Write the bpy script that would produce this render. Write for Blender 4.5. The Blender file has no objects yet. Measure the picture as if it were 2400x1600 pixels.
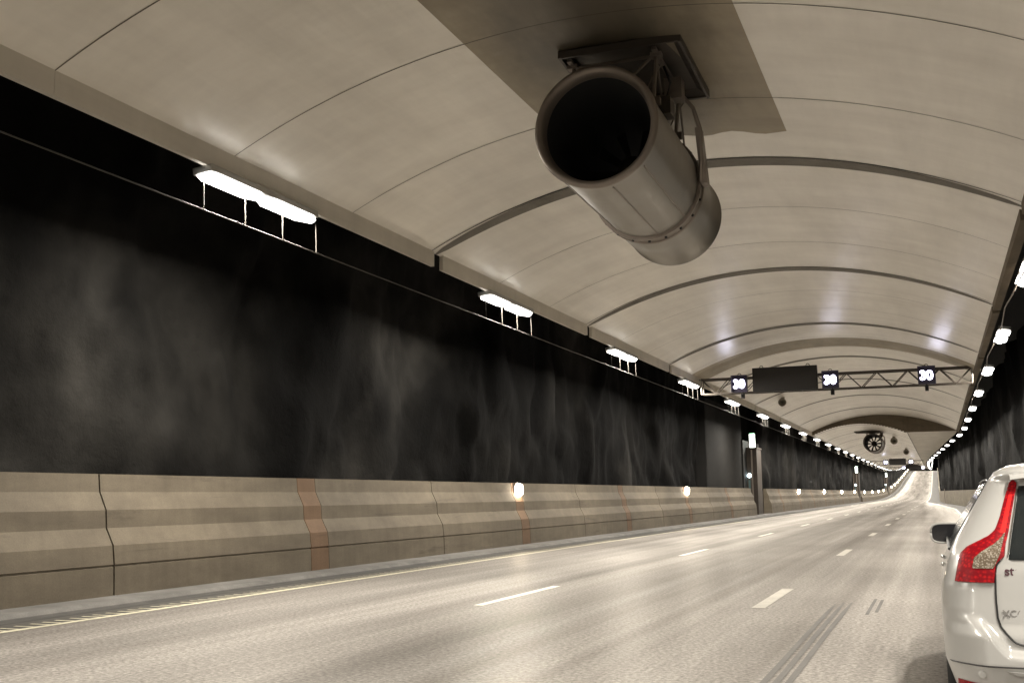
import bpy, bmesh, math, random
from mathutils import Vector, Matrix, noise
random.seed(7)
sc = bpy.context.scene
COL = sc.collection
PI = math.pi

# ------------------------------------------------------------------ camera, world, exposure
# World frame: the tunnel runs along +Y, X is to the right, Z up, metres; the camera stands over the origin.
YAW, PITCH, ROLL, EYE = 0.3698, 0.1423, -0.0109, 1.3955
cy, sy, cp, sp = math.cos(YAW), math.sin(YAW), math.cos(PITCH), math.sin(PITCH)
fwd = Vector((-sy*cp, cy*cp, sp)); rt = Vector((cy, sy, 0)); up = rt.cross(fwd)
r2 = rt*math.cos(ROLL) + up*math.sin(ROLL); u2 = -rt*math.sin(ROLL) + up*math.cos(ROLL)
cam = bpy.data.cameras.new('camera'); camo = bpy.data.objects.new('camera', cam); COL.objects.link(camo)
M = Matrix((r2, u2, -fwd)).transposed().to_4x4(); M.translation = Vector((0, 0, EYE))
camo.matrix_world = M
cam.sensor_width = 36; cam.lens = 36*2541.6/2400; cam.clip_start = .05; cam.clip_end = 2000
sc.camera = camo
W = bpy.data.worlds.new('World'); sc.world = W; W.use_nodes = True
W.node_tree.nodes['Background'].inputs[0].default_value = (0, 0, 0, 1)   # underground: no sky reaches in
W.node_tree.nodes['Background'].inputs[1].default_value = 0
sc.view_settings.view_transform = 'Standard'; sc.view_settings.look = 'None'
sc.view_settings.exposure = 0; sc.view_settings.gamma = 1
cyc = sc.cycles
cyc.use_denoising = True; cyc.use_light_tree = True
cyc.max_bounces = 7; cyc.diffuse_bounces = 4; cyc.glossy_bounces = 3; cyc.transmission_bounces = 2
cyc.caustics_reflective = False; cyc.caustics_refractive = False
cyc.sample_clamp_indirect = 4
LAMP = 800.0          # watts of one tunnel lamp
LAMPCOL = (1.0, .93, .82)

# ------------------------------------------------------------------ materials
def mat(name, col=(.5,.5,.5), rough=.6, metal=0, spec=.5, coat=0, emit=None, es=1):
    m = bpy.data.materials.new(name); m.use_nodes = True
    b = m.node_tree.nodes['Principled BSDF']
    b.inputs['Base Color'].default_value = (*col, 1); b.inputs['Roughness'].default_value = rough
    b.inputs['Metallic'].default_value = metal; b.inputs['Specular IOR Level'].default_value = spec
    if coat: b.inputs['Coat Weight'].default_value = coat; b.inputs['Coat Roughness'].default_value = .04
    if emit: b.inputs['Emission Color'].default_value = (*emit, 1); b.inputs['Emission Strength'].default_value = es
    return m
class NT:
    def __init__(s, m): s.t = m.node_tree; s.b = s.t.nodes['Principled BSDF']
    def n(s, typ, **kw):
        x = s.t.nodes.new(typ)
        for k, v in kw.items(): setattr(x, k, v)
        return x
    def l(s, a, b): s.t.links.new(a, b)
    def pos(s, sx=1, sy_=1, sz=1):
        g = s.n('ShaderNodeNewGeometry'); m = s.n('ShaderNodeMapping'); s.l(g.outputs['Position'], m.inputs['Vector'])
        m.inputs['Scale'].default_value = (sx, sy_, sz); return m.outputs[0]
    def noise(s, vec, scale, detail=4, rough=.55, dist=0):
        x = s.n('ShaderNodeTexNoise'); s.l(vec, x.inputs['Vector']); x.inputs['Scale'].default_value = scale
        x.inputs['Detail'].default_value = detail; x.inputs['Roughness'].default_value = rough
        x.inputs['Distortion'].default_value = dist; return x.outputs['Fac']
    def ramp(s, f, stops):
        r = s.n('ShaderNodeValToRGB'); s.l(f, r.inputs[0]); e = r.color_ramp.elements
        while len(e) < len(stops): e.new(.5)
        for q, (p, c) in zip(e, stops):
            q.position = p; q.color = (c, c, c, 1) if isinstance(c, (int, float)) else (*c, 1)
        return r.outputs[0]
    def mix(s, f, a, b, mode='MIX'):
        x = s.n('ShaderNodeMix', data_type='RGBA', blend_type=mode)
        for i, v in ((0, f), (6, a), (7, b)):
            if hasattr(v, 'links'): s.l(v, x.inputs[i])
            elif i == 0: x.inputs[0].default_value = v
            else: x.inputs[i].default_value = (*v, 1) if len(v) == 3 else v
        return x.outputs[2]
    def bump(s, h, strength, dist=.01, normal=None):
        x = s.n('ShaderNodeBump'); s.l(h, x.inputs['Height']); x.inputs['Strength'].default_value = strength
        x.inputs['Distance'].default_value = dist
        if normal: s.l(normal, x.inputs['Normal'])
        return x.outputs[0]

def m_asphalt():
    m = mat('asphalt', rough=.8, spec=0); t = NT(m)
    base = t.noise(t.pos(1.15, .018, 1), 1.0, 3, .6)                 # long wear bands along the lanes
    c = t.ramp(base, [(.32, (.140,.128,.116)), (.48, (.225,.209,.192)), (.66, (.31,.291,.269))])
    fine = t.noise(t.pos(6, .12, 1), 1.0, 3, .6)
    c = t.mix(.18, c, t.ramp(fine, [(.3, .62), (.7, 1.25)]), 'MULTIPLY')
    pat = t.noise(t.pos(.5, .3, 1), 1.0, 5, .6)
    c = t.mix(.5, c, t.ramp(pat, [(.3, .75), (.7, 1.2)]), 'MULTIPLY')
    g1 = t.noise(t.pos(), 24, 3, .75)
    c = t.mix(1.0, c, t.ramp(g1, [(.30, .40), (.5, 1.0), (.70, 1.7)]), 'MULTIPLY')
    sx = t.n('ShaderNodeSeparateXYZ'); gx = t.n('ShaderNodeNewGeometry'); t.l(gx.outputs['Position'], sx.inputs[0])
    wob = t.n('ShaderNodeMath', operation='MULTIPLY_ADD'); t.l(t.noise(t.pos(.3, .07, 1), 1.0, 3, .5), wob.inputs[0]); wob.inputs[1].default_value = .9; t.l(sx.outputs[0], wob.inputs[2])
    mx = t.n('ShaderNodeMapRange'); t.l(wob.outputs[0], mx.inputs[0])
    for i_, v_ in ((1, -9.55), (2, 3.45), (3, 0), (4, 1)): mx.inputs[i_].default_value = v_
    tr = [(-9.6,.80),(-9.0,.98),(-8.4,1.05),(-7.85,.84),(-7.3,1.03),(-6.7,1.14),(-6.1,.97),(-5.6,1.0),(-5.1,1.10),(-4.45,.74),(-3.95,.84),(-3.3,.98),(-2.8,1.06),(-2.05,.90),(-1.5,1.02),(-.7,1.12),(.2,.98),(1.0,1.08)]
    c = t.mix(.85, c, t.ramp(mx.outputs[0], [((x+10)/13, v) for x, v in tr]), 'MULTIPLY')   # wheel tracks and wear
    # the dirty margin between the edge line and the kerb, and the far right shoulder, stay darker
    sep = t.n('ShaderNodeSeparateXYZ'); g = t.n('ShaderNodeNewGeometry'); t.l(g.outputs['Position'], sep.inputs[0])
    mr = t.n('ShaderNodeMapRange'); t.l(sep.outputs[0], mr.inputs[0])
    for i, v in ((1, -9.72), (2, -9.6), (3, 1), (4, 0)): mr.inputs[i].default_value = v
    c = t.mix(mr.outputs[0], c, t.mix(.6, (.07,.068,.064), t.ramp(g1, [(.3, .6), (.7, 1.3)]), 'MULTIPLY'))
    t.l(c, t.b.inputs['Base Color'])
    t.l(t.bump(g1, .18, .004), t.b.inputs['Normal'])
    gl = t.n('ShaderNodeBsdfGlossy'); gl.inputs['Color'].default_value = (1, .96, .9, 1); t.l(t.ramp(base, [(.3, .32), (.7, .40)]), gl.inputs['Roughness'])
    ms = t.n('ShaderNodeMixShader'); ms.inputs[0].default_value = .105                   # polished stone in the surface gives a weak sheen
    t.l(t.b.outputs[0], ms.inputs[1]); t.l(gl.outputs[0], ms.inputs[2]); t.l(t.bump(g1, .18, .004), gl.inputs['Normal'])
    t.l(ms.outputs[0], next(q for q in t.t.nodes if q.type == 'OUTPUT_MATERIAL').inputs['Surface'])
    return m
def m_shoulder():
    m = mat('shoulder_asphalt', rough=.75); t = NT(m)
    g1 = t.noise(t.pos(), 30, 3, .7)
    t.l(t.ramp(g1, [(.3, (.04,.039,.036)), (.7, (.085,.08,.074))]), t.b.inputs['Base Color']); t.l(t.bump(g1, .5, .006), t.b.inputs['Normal'])
    return m
def m_concrete(name, a, b, sc_=1.0, rough=.8):
    m = mat(name, rough=rough, spec=.35); t = NT(m)
    n1 = t.noise(t.pos(.6, .6, 1.6), 1.3*sc_, 6, .62); n2 = t.noise(t.pos(), 45, 3, .6)
    st = t.noise(t.pos(3, 3, .25), 1.6, 4, .6)                       # vertical run-off stains
    c = t.ramp(n1, [(.3, a), (.7, b)])
    c = t.mix(.22, c, t.ramp(st, [(.35, .6), (.65, 1.15)]), 'MULTIPLY')
    scf = t.noise(t.pos(2, .35, 5), 1.0, 5, .7, .4)                  # scuffs and smears along the traffic
    c = t.mix(.55, c, t.ramp(scf, [(.30, .45), (.40, 1.0)]), 'MULTIPLY')
    c = t.mix(.4, c, t.ramp(n2, [(.3, .75), (.7, 1.2)]), 'MULTIPLY')
    t.l(c, t.b.inputs['Base Color']); t.l(t.bump(n2, .3, .004), t.b.inputs['Normal'])
    return m
def m_rock(name='sooty_rock', k=1.0):
    m = mat(name, rough=.9, spec=.06); t = NT(m)
    n1 = t.noise(t.pos(1, .19, .20), 1.0, 5, .5, .25)
    n2 = t.noise(t.pos(1, .45, .40), 1.3, 5, .55, .4)
    c = t.ramp(n1, [(.36, (.009*k,.0088*k,.0085*k)), (.50, (.024*k,.023*k,.0215*k)), (.62, (.085*k,.081*k,.074*k)), (.78, (.20*k,.188*k,.171*k))])  # soot-dark tone, with the look of lamp-lit bulges painted in as pale patches
    c = t.mix(.7, c, t.ramp(n2, [(.32, .4), (.68, 1.5)]), 'MULTIPLY')
    t.l(c, t.b.inputs['Base Color'])
    n3 = t.noise(t.pos(1, .9, .8), 2.6, 8, .68); t.l(t.bump(n3, .5, .10), t.b.inputs['Normal'])
    return m
def m_ceiling(name, a, b, rough=.29):
    m = mat(name, rough=rough, spec=.5); t = NT(m)
    n1 = t.noise(t.pos(.35, .9, .35), 1.2, 5, .6)                    # grime drawn along the air flow
    n2 = t.noise(t.pos(.55, .10, 1), 1.5, 5, .65)
    c = t.ramp(n1, [(.28, a), (.68, b)])
    c = t.mix(.5, c, t.ramp(n2, [(.30, .74), (.62, 1.08)]), 'MULTIPLY')
    t.l(c, t.b.inputs['Base Color'])
    w = t.noise(t.pos(1.6, .35, 1), 1.1, 3, .5); w2 = t.noise(t.pos(.5, 2.2, .5), 1.0, 2, .5)
    bn = t.bump(w2, .5, .02, t.bump(w, .55, .03)); t.l(bn, t.b.inputs['Normal'])
    t.l(t.ramp(n2, [(.3, rough+.09), (.65, rough-.01)]), t.b.inputs['Roughness'])
    gl = t.n('ShaderNodeBsdfGlossy'); gl.inputs['Color'].default_value = (1, .97, .92, 1); gl.inputs['Roughness'].default_value = .36; t.l(bn, gl.inputs['Normal'])
    ms = t.n('ShaderNodeMixShader'); ms.inputs[0].default_value = .16 if rough < .35 else .04      # enamel sheen
    t.l(t.b.outputs[0], ms.inputs[1]); t.l(gl.outputs[0], ms.inputs[2]); t.l(ms.outputs[0], next(q for q in t.t.nodes if q.type == 'OUTPUT_MATERIAL').inputs['Surface'])
    return m
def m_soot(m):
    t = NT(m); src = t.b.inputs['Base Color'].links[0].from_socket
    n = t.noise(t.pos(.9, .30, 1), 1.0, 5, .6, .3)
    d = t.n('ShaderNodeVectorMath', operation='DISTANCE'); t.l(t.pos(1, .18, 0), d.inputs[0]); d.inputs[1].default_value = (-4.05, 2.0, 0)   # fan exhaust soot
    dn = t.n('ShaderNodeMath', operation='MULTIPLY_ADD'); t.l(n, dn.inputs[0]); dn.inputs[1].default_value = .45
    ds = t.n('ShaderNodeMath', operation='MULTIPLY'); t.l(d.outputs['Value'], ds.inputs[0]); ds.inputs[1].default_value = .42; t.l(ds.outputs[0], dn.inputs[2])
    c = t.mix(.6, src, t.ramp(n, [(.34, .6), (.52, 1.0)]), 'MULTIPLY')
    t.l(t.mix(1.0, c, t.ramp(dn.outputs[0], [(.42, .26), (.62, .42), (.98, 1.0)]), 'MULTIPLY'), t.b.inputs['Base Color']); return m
def m_markpaint(name, col):
    m = mat(name, rough=.6); t = NT(m); g = t.noise(t.pos(), 26, 4, .7); h = t.noise(t.pos(), 1.3, 4, .6)
    c = t.mix(.6, col, t.ramp(g, [(.30, .45), (.46, 1.05)]), 'MULTIPLY')
    c = t.mix(.5, c, t.ramp(h, [(.35, .6), (.6, 1.05)]), 'MULTIPLY'); t.l(c, t.b.inputs['Base Color']); return m
def m_metal(name, col, rough, metal=1.0, nscale=2.0):
    m = mat(name, col, rough, metal); t = NT(m)
    tc = t.n('ShaderNodeTexCoord'); x = t.noise(tc.outputs['Object'], nscale, 5, .6)
    t.l(t.ramp(x, [(.3, max(.05, rough-.12)), (.7, min(1, rough+.15))]), t.b.inputs['Roughness'])
    t.l(t.mix(.5, col, t.ramp(x, [(.3, .65), (.7, 1.15)]), 'MULTIPLY'), t.b.inputs['Base Color']); return m

MT = dict(
 asphalt=m_asphalt(), shoulder=m_shoulder(), kerb=m_concrete('kerb_concrete', (.085,.081,.075), (.155,.148,.138), 2),
 gutter=m_concrete('gutter_grime', (.035,.033,.03), (.07,.066,.06), 2),
 barrier=m_concrete('barrier_concrete', (.094,.077,.055), (.142,.118,.085)),
 infill=m_concrete('reddish_concrete', (.112,.068,.038), (.148,.092,.054)),
 groove=mat('joint_shadow_gap', (.035,.022,.012), .95),
 rconc=m_concrete('grey_concrete', (.15,.13,.095), (.24,.21,.16)),
 rock=m_rock('sooty_rock', .20), rock2=m_rock('black_rock', .08),
 board=m_concrete('boarded_dark_concrete', (.006,.0056,.005), (.013,.012,.0105)),
 ceiling=m_ceiling('ceiling_enamel', (.72,.67,.59), (.88,.835,.75)),
 ceilingf=m_ceiling('flat_ceiling_enamel', (.50,.46,.385), (.62,.57,.485), .5),
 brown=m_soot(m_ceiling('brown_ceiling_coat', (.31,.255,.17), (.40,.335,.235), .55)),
 bulk=m_concrete('bulkhead_concrete', (.13,.105,.075), (.19,.155,.11)),
 joint=m_concrete('joint_cover', (.19,.175,.15), (.26,.24,.21)),
 seam=mat('seam_sealant', (.10,.085,.065), .8),
 fascia=m_ceiling('fascia_enamel', (.66,.62,.54), (.80,.75,.66), .45),
 dark=mat('dark_void', (.01,.01,.01), .95),
 line=m_markpaint('road_line_paint', (.80,.78,.68)), yline=m_markpaint('edge_line_paint', (.58,.54,.40)),
 worn=m_markpaint('worn_line_paint', (.52,.49,.43)), skid=m_markpaint('skid_rubber', (.135,.127,.117)),
 galv=m_metal('galvanised_steel', (.30,.28,.25), .48), darkst=m_metal('dark_painted_steel', (.07,.058,.047), .5, .3),
 galvd=m_metal('dirty_galvanised_steel', (.24,.205,.175), .5, .6),
 blk=mat('black_steel', (.013,.012,.012), .65), rail=m_metal('rail_steel', (.035,.031,.025), .6, 0),
 lampbody=m_metal('lamp_housing', (.45,.44,.42), .4, .6),
 lamp=mat('lamp_diffuser', (.8,.8,.8), .4, emit=(1, .97, .92), es=9),
 bl=mat('barrier_lamp_glass', (.8,.8,.8), .3, emit=(1, .84, .62), es=62),
 led=mat('led_digits', (.1,.1,.1), .4, emit=(.80, .80, 1.0), es=14),
 exitsign=mat('exit_sign_face', (.8,.9,.8), .4, emit=(.93, 1.0, .90), es=9), exitgreen=mat('exit_sign_green', (.1,.5,.2), .4, emit=(.25, .75, .35), es=1.2),
 sos=mat('phone_lamp', (.8,.9,1), .4, emit=(.75, .95, 1), es=14), teal=mat('teal_door_glass', (.10,.16,.16), .25),
 booth=m_concrete('rusty_booth_paint', (.036,.028,.022), (.058,.045,.035), 1, .7),
 signface=mat('sign_glass_dark', (.018,.016,.015), .45), signbox=mat('sign_box_purple_black', (.030,.024,.050), .5),
 horn=mat('horn_beige', (.34,.31,.25), .6),
)

MT['lamp'].cycles.emission_sampling = 'NONE'

# ------------------------------------------------------------------ mesh helpers
class MB:
    def __init__(s): s.v = []; s.f = []
    def add(s, vs, fs):
        o = len(s.v); s.v += [tuple(p) for p in vs]; s.f += [tuple(i+o for i in f) for f in fs]; return s
    def box(s, x0, x1, y0, y1, z0, z1):
        return s.add([(x0,y0,z0),(x1,y0,z0),(x1,y1,z0),(x0,y1,z0),(x0,y0,z1),(x1,y0,z1),(x1,y1,z1),(x0,y1,z1)],
                     [(0,3,2,1),(4,5,6,7),(0,1,5,4),(1,2,6,5),(2,3,7,6),(3,0,4,7)])
    def bar(s, a, b, r, n=6, r2=None):
        a, b = Vector(a), Vector(b); d = (b-a).normalized(); q = Vector((0,0,1)) if abs(d.z) < .9 else Vector((1,0,0))
        e1 = d.cross(q).normalized(); e2 = d.cross(e1); r2 = r if r2 is None else r2; vs = []
        for p, rr in ((a, r), (b, r2)):
            for k in range(n): t = 2*PI*(k+.5)/n; vs.append(p + e1*rr*math.cos(t) + e2*rr*math.sin(t))
        fs = [(k, (k+1) % n, n+(k+1) % n, n+k) for k in range(n)] + [tuple(range(n))[::-1], tuple(range(n, 2*n))]
        return s.add(vs, fs)
    def tube(s, pts, r, n=6):
        pts = [Vector(p) for p in pts]; vs = []
        for i, p in enumerate(pts):
            d = (pts[min(i+1, len(pts)-1)] - pts[max(i-1, 0)]).normalized(); q = Vector((0,0,1)) if abs(d.z) < .95 else Vector((1,0,0))
            e1 = d.cross(q).normalized(); e2 = d.cross(e1)
            vs += [p + e1*r*math.cos(2*PI*k/n) + e2*r*math.sin(2*PI*k/n) for k in range(n)]
        fs = [(i*n+k, i*n+(k+1) % n, (i+1)*n+(k+1) % n, (i+1)*n+k) for i in range(len(pts)-1) for k in range(n)]
        fs += [tuple(range(n))[::-1], tuple(range((len(pts)-1)*n, len(pts)*n))]
        return s.add(vs, fs)
    def lathe(s, prof, n=48, ax='y', c=(0,0,0)):
        vs = []
        for r, h in prof:
            for k in range(n):
                t = 2*PI*k/n; a, b = r*math.cos(t), r*math.sin(t)
                vs.append({'y': (c[0]+a, c[1]+h, c[2]+b), 'x': (c[0]+h, c[1]+a, c[2]+b), 'z': (c[0]+a, c[1]+b, c[2]+h)}[ax])
        return s.add(vs, [(i*n+k, i*n+(k+1) % n, (i+1)*n+(k+1) % n, (i+1)*n+k) for i in range(len(prof)-1) for k in range(n)])
    def grid(s, fn, us, vs_):
        nu, nv = len(us), len(vs_)
        return s.add([fn(u, v) for u in us for v in vs_], [(i*nv+j, i*nv+j+1, (i+1)*nv+j+1, (i+1)*nv+j) for i in range(nu-1) for j in range(nv-1)])
    def build(s, name, m, parent=None, smooth=False, loc=None, fix=True, bevel=0):
        me = bpy.data.meshes.new(name); me.from_pydata(s.v, [], s.f)
        if fix or bevel:
            bm = bmesh.new(); bm.from_mesh(me)
            if bevel: bmesh.ops.bevel(bm, geom=bm.edges[:], offset=bevel, segments=2, affect='EDGES', profile=.7)
            bmesh.ops.recalc_face_normals(bm, faces=bm.faces); bm.to_mesh(me); bm.free()
        me.materials.append(m); me.update()
        if smooth:
            me.shade_smooth()
            if smooth == 'auto': me.set_sharp_from_angle(angle=math.radians(35))
        o = bpy.data.objects.new(name, me); COL.objects.link(o)
        if parent: o.parent = parent
        if loc: o.location = loc
        return o
def tag(o, label=None, cat=None, group=None, kind=None):
    for k, v in (('label', label), ('category', cat), ('group', group), ('kind', kind)):
        if v: o[k] = v
    return o
def thing(name, label, cat, loc=(0,0,0), group=None):
    o = bpy.data.objects.new(name, None); COL.objects.link(o); o.location = loc; o.empty_display_size = .2
    return tag(o, label, cat, group)
def dup(root, loc, label=None, group=None):
    r = root.copy(); COL.objects.link(r); r.location = loc
    if label: r['label'] = label
    if group: r['group'] = group
    for ch in list(root.children):
        c = ch.copy(); COL.objects.link(c); c.parent = r
        for g in ch.children:
            d = g.copy(); COL.objects.link(d); d.parent = c
    return r
def rng(a, b, step):
    n = max(1, round((b-a)/step)); return [a+(b-a)*i/n for i in range(n+1)]
ORD = 'first second third fourth fifth sixth seventh eighth ninth tenth eleventh twelfth thirteenth fourteenth fifteenth sixteenth seventeenth eighteenth nineteenth twentieth'.split()
def smooth01(t): t = max(0, min(1, t)); return t*t*(3-2*t)
def lerp(tab, s):
    if s <= tab[0][0]: return tab[0][1]
    for (a, x), (b, y) in zip(tab, tab[1:]):
        if s <= b: return x + (y-x)*(s-a)/(b-a)
    return tab[-1][1]

# ------------------------------------------------------------------ the line of the tunnel
END = 640.0
def zr(s):                                             # road height: level, then a sag and a long climb to a crest
    if s < 210: return 0.0
    if s < 370: return 1.45e-4*(s-210)**2
    if s < 500: return 3.712 + .0464*(s-370)
    t = min(s, 600)-500; return 9.744 + .0464*t - 2.32e-4*t*t - (0 if s < 600 else 0)
def edge_r(s): return lerp([(100, 1.24), (130, .15), (172, -1.66), (190, -1.75)], s)       # right edge line
def bar_r(s): return lerp([(99, 3.15), (152, .80), (175, .25), (200, .15)], s)             # right barrier face
def lamp_r(s): return lerp([(90, 2.1), (100, 1.94), (110, 1.51), (121, 1.11), (142, .32), (164, -.49), (188, -1.25), (205, -1.4)], s)
SB = 94.0                                              # where the wide vault ends at a bulkhead
XL, XR, XN = -9.6, 1.68, -2.05
def vault(x): return 7.75-12.4+math.sqrt(max(12.4**2-(x+3.98)**2, 0)) - .015*(x+3.98)
def vault_n(x):
    xc = (XL+XN)/2; R = 8.9; return 7.10 - R + math.sqrt(R*R-(x-xc)**2)
FLAT = 6.28
ss_far = rng(-45, 210, 5) + rng(210, END, 6)[1:]

# ------------------------------------------------------------------ road and ground
road = MB().grid(lambda s, u: (-10.12 + u*(edge_r(s)+.12+10.12), s, zr(s)), ss_far, [i/12 for i in range(13)]).build('road', MT['asphalt'], smooth=True, fix=False)
tag(road, kind='structure')
tag(MB().grid(lambda s, u: (edge_r(s)+.12 + u*(bar_r(s)+.3-edge_r(s)-.12), s, zr(s)-.004), ss_far, [0, .5, 1]).build('road_shoulder', MT['shoulder'], smooth=True, fix=False), kind='structure')
tag(MB().grid(lambda s, x: (x, s, zr(s)+(.0 if x > -10.6 else .05)), ss_far, [-11.5, -11.0, -10.62, -10.55]).build('kerb_strip', MT['kerb'], fix=False), kind='structure')
tag(MB().grid(lambda s, x: (x, s, zr(s)+(-.02 if -10.54 < x < -10.2 else .0)), ss_far, [-10.55, -10.50, -10.2, -10.12]).build('gutter', MT['gutter'], fix=False), kind='structure')
tag(MB().grid(lambda s, x: (x, s, zr(s)-.25), ss_far, [-16, -8, 0, 9]).build('ground', MT['shoulder'], fix=False), kind='structure')
ln = MB()
ln.grid(lambda s, u: (-9.62+u*.11, s, zr(s)+.004), rng(-45, 60, 3), [0, 1])
ln.build('edge_line', MT['yline'], road, fix=False)
MB().grid(lambda s, u: (-9.62+u*.10, s, zr(s)+.004), rng(60, 520, 6), [0, 1]).build('edge_line', MT['worn'], road, fix=False)
tk = MB(); s = 6.0
while s < 34: tk.grid(lambda a, u: (-9.90+u*.28, a+.02*math.sin(9*s), .0045), [s, s+.048], [0, 1]); s += .208
tag(tk.build('edge_line_ribs', MT['yline'], road, fix=False), 'thin cross ribs combing off the left edge line')
rl = MB(); rl.grid(lambda s, u: (edge_r(s)-.05+u*.11, s, zr(s)+.004), rng(10, 100, 3)+rng(100, 200, 4)[1:]+rng(200, 560, 8)[1:], [0, 1])
rl.build('edge_line', MT['worn'], road, fix=False)
for k in range(26):
    for x, s0, w, ph in ((-5.69, 13.35, .13, 0), (-2.17, 13.95, .17, 0)):
        s0 = s0 + 12.05*k
        L = 3.15 if x < -4 else 2.9
        MB().grid(lambda s, u: (x-w/2+u*w, s, zr(s)+.004), rng(s0, s0+L, 1.6), [0, 1]).build('lane_dash', MT['worn' if x > -4 else 'line'], road, fix=False)
sk = MB()
for dx, a, b in ((-1.31, 8.2, 14.7), (-1.22, 7.9, 14.9), (-1.13, 8.2, 14.95)):
    sk.grid(lambda s, u: (dx+.004*math.sin(s*.9)+(u-.5)*.055*min(1, (b-s)/1.5+.25), s, .0042), rng(a, b, .5), [0, 1])
tag(sk.build('skid_mark', MT['skid'], road, fix=False), 'three parallel dark rubber streaks')
sk = MB()
for dx, a, b in ((-.86, 13.5, 15.5), (-.77, 13.8, 15.4)): sk.grid(lambda s, u: (dx-.02+u*.04, s, .0042), rng(a, b, .6), [0, 1])
tag(sk.build('skid_mark', MT['skid'], road, fix=False), 'short dark double skid mark')

# ------------------------------------------------------------------ rock walls
def fbm(p, o=5): return noise.fractal(Vector(p), 1.0, 2.0, o)
def rockwall(name, xf, side, ys, z0, z1, nz, amp, m):
    def fn(s, u):
        z = z0 + (z1-z0)*u
        wx, wz = .9*fbm((s*.3, z*.3, 5.0), 2), .9*fbm((s*.3, z*.3, 9.0), 2)
        a = fbm(((s+wx)*.20, (z+wz)*.17, 3.1*side), 3); b = 1-abs(fbm(((s+wx)*.42, (z+wz)*.26, 7.7), 3))*2.2; c = fbm((s*.95, z*.75, 1.3), 4)
        d = amp*(1.0*a + .42*(b-.45) + .16*c)
        return (xf(s) + side*(.18*(1-u)*0 + max(-.45, d)), s, zr(s)+z)
    return MB().grid(fn, ys, [j/nz for j in range(nz+1)]).build(name, m, smooth=True, fix=False)
wl = rockwall('rock_wall', lambda s: -12.35-1.3*(smooth01((s-60.6)/1.5)-smooth01((s-82)/2)), -1, rng(-45, 5, 1.2)+rng(5, 62, .22)[1:]+rng(62, 200, .8)[1:]+rng(200, END, 3)[1:], 1.0, 8.9, 44, .40, MT['rock'])
tag(wl, 'rough black soot stained rock wall behind the stepped barrier on the left', 'wall')
wr = rockwall('rock_wall', lambda s: bar_r(s)+.75, 1, rng(-45, 30, 2)+rng(30, 200, .8)[1:]+rng(200, END, 3)[1:], 1.0, 8.9, 20, .3, MT['rock2'])
tag(wr, 'black rock wall on the right behind the plain grey barrier', 'wall')
tag(MB().grid(lambda s, x: (x, s, zr(s)+8.8), ss_far, [-14, -6, 0, 7]).build('tunnel_roof', MT['dark'], fix=False), kind='structure')
for y in (-45, END): tag(MB().box(-15, 8, y, y+.3, -1, 24).build('tunnel_end_wall', MT['dark']), kind='structure')

# ------------------------------------------------------------------ ceiling
xs_w = [XL+(XR-XL)*i/48 for i in range(49)]
ceil = MB().grid(lambda s, x: (x, s, vault(x)), rng(-45, SB, 3), xs_w).build('ceiling', MT['ceiling'], smooth=True, fix=False); tag(ceil, kind='structure')
JP = 10.76; J0 = 20.35
def seam(y, w0, w1, m, dz, nm, vf=vault, a=XL, b=XR):
    mb = MB(); n = 48; xc = (a+b)/2; hw = (b-a)/2
    def fn(u, t):
        x = a+(b-a)*u; k = max(0, 1-((x-xc)/hw)**2); w = w1 + (w0-w1)*k**.42
        return (x, y+(t-.5)*w, zr(y)+vf(x)-dz)
    mb.grid(fn, [i/n for i in range(n+1)], [0, 1]); return mb.build(nm, m, ceil, smooth=True, fix=False)
k = -3
while J0+JP*k < SB-2:
    y = J0+JP*k
    if k >= 0: seam(y, .55, .08, MT['joint'], .006, 'joint_cover'); seam(y-.285, .05, .02, MT['dark'], .008, 'joint_gap')
    else: seam(y, .022, .016, MT['seam'], .004, 'seam')
    for q in (1, 2):
        if y+JP*q/3 < SB-1: seam(y+JP*q/3+random.uniform(-.05, .05), .020, .013, MT['seam'], .004, 'seam')
    k += 1
# brown unpainted areas: round the first fan, and one whole ring at the sign gantry
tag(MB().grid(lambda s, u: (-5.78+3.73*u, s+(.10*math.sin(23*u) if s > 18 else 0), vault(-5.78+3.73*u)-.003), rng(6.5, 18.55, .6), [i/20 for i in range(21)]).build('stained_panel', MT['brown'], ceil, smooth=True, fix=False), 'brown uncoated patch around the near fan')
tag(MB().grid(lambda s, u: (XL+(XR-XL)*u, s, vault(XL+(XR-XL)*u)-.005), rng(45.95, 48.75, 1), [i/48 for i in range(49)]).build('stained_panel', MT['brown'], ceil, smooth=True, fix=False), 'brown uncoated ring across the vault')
# narrow vault, flat ceiling and the bulkhead between
s2 = rng(SB, 210, 4)+rng(210, END, 6)[1:]
ceil2 = MB().grid(lambda s, u: (XL+(XN-XL)*u, s, zr(s)+vault_n(XL+(XN-XL)*u)), s2, [i/32 for i in range(33)]).build('vaulted_ceiling', MT['ceiling'], smooth=True, fix=False); tag(ceil2, kind='structure')
def seam2(y, w, m, nm):
    o = MB().grid(lambda u, t: (XL+(XN-XL)*u, y+(t-.5)*w, zr(y)+vault_n(XL+(XN-XL)*u)-.006), [i/32 for i in range(33)], [0, 1]).build(nm, m, ceil2, smooth=True, fix=False)
k = 0
while SB+2+k*3.6 < 330: seam2(SB+2+k*3.6, .30 if k % 3 == 0 else .05, MT['joint' if k % 3 == 0 else 'seam'], 'joint_cover' if k % 3 == 0 else 'seam'); k += 1
flat = MB().grid(lambda s, u: (XN+u*(lamp_r(s)-.30-XN), s, zr(s)+FLAT), s2, [0, .5, 1]).build('flat_ceiling', MT['ceilingf'], smooth=True, fix=False); tag(flat, kind='structure')
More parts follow.
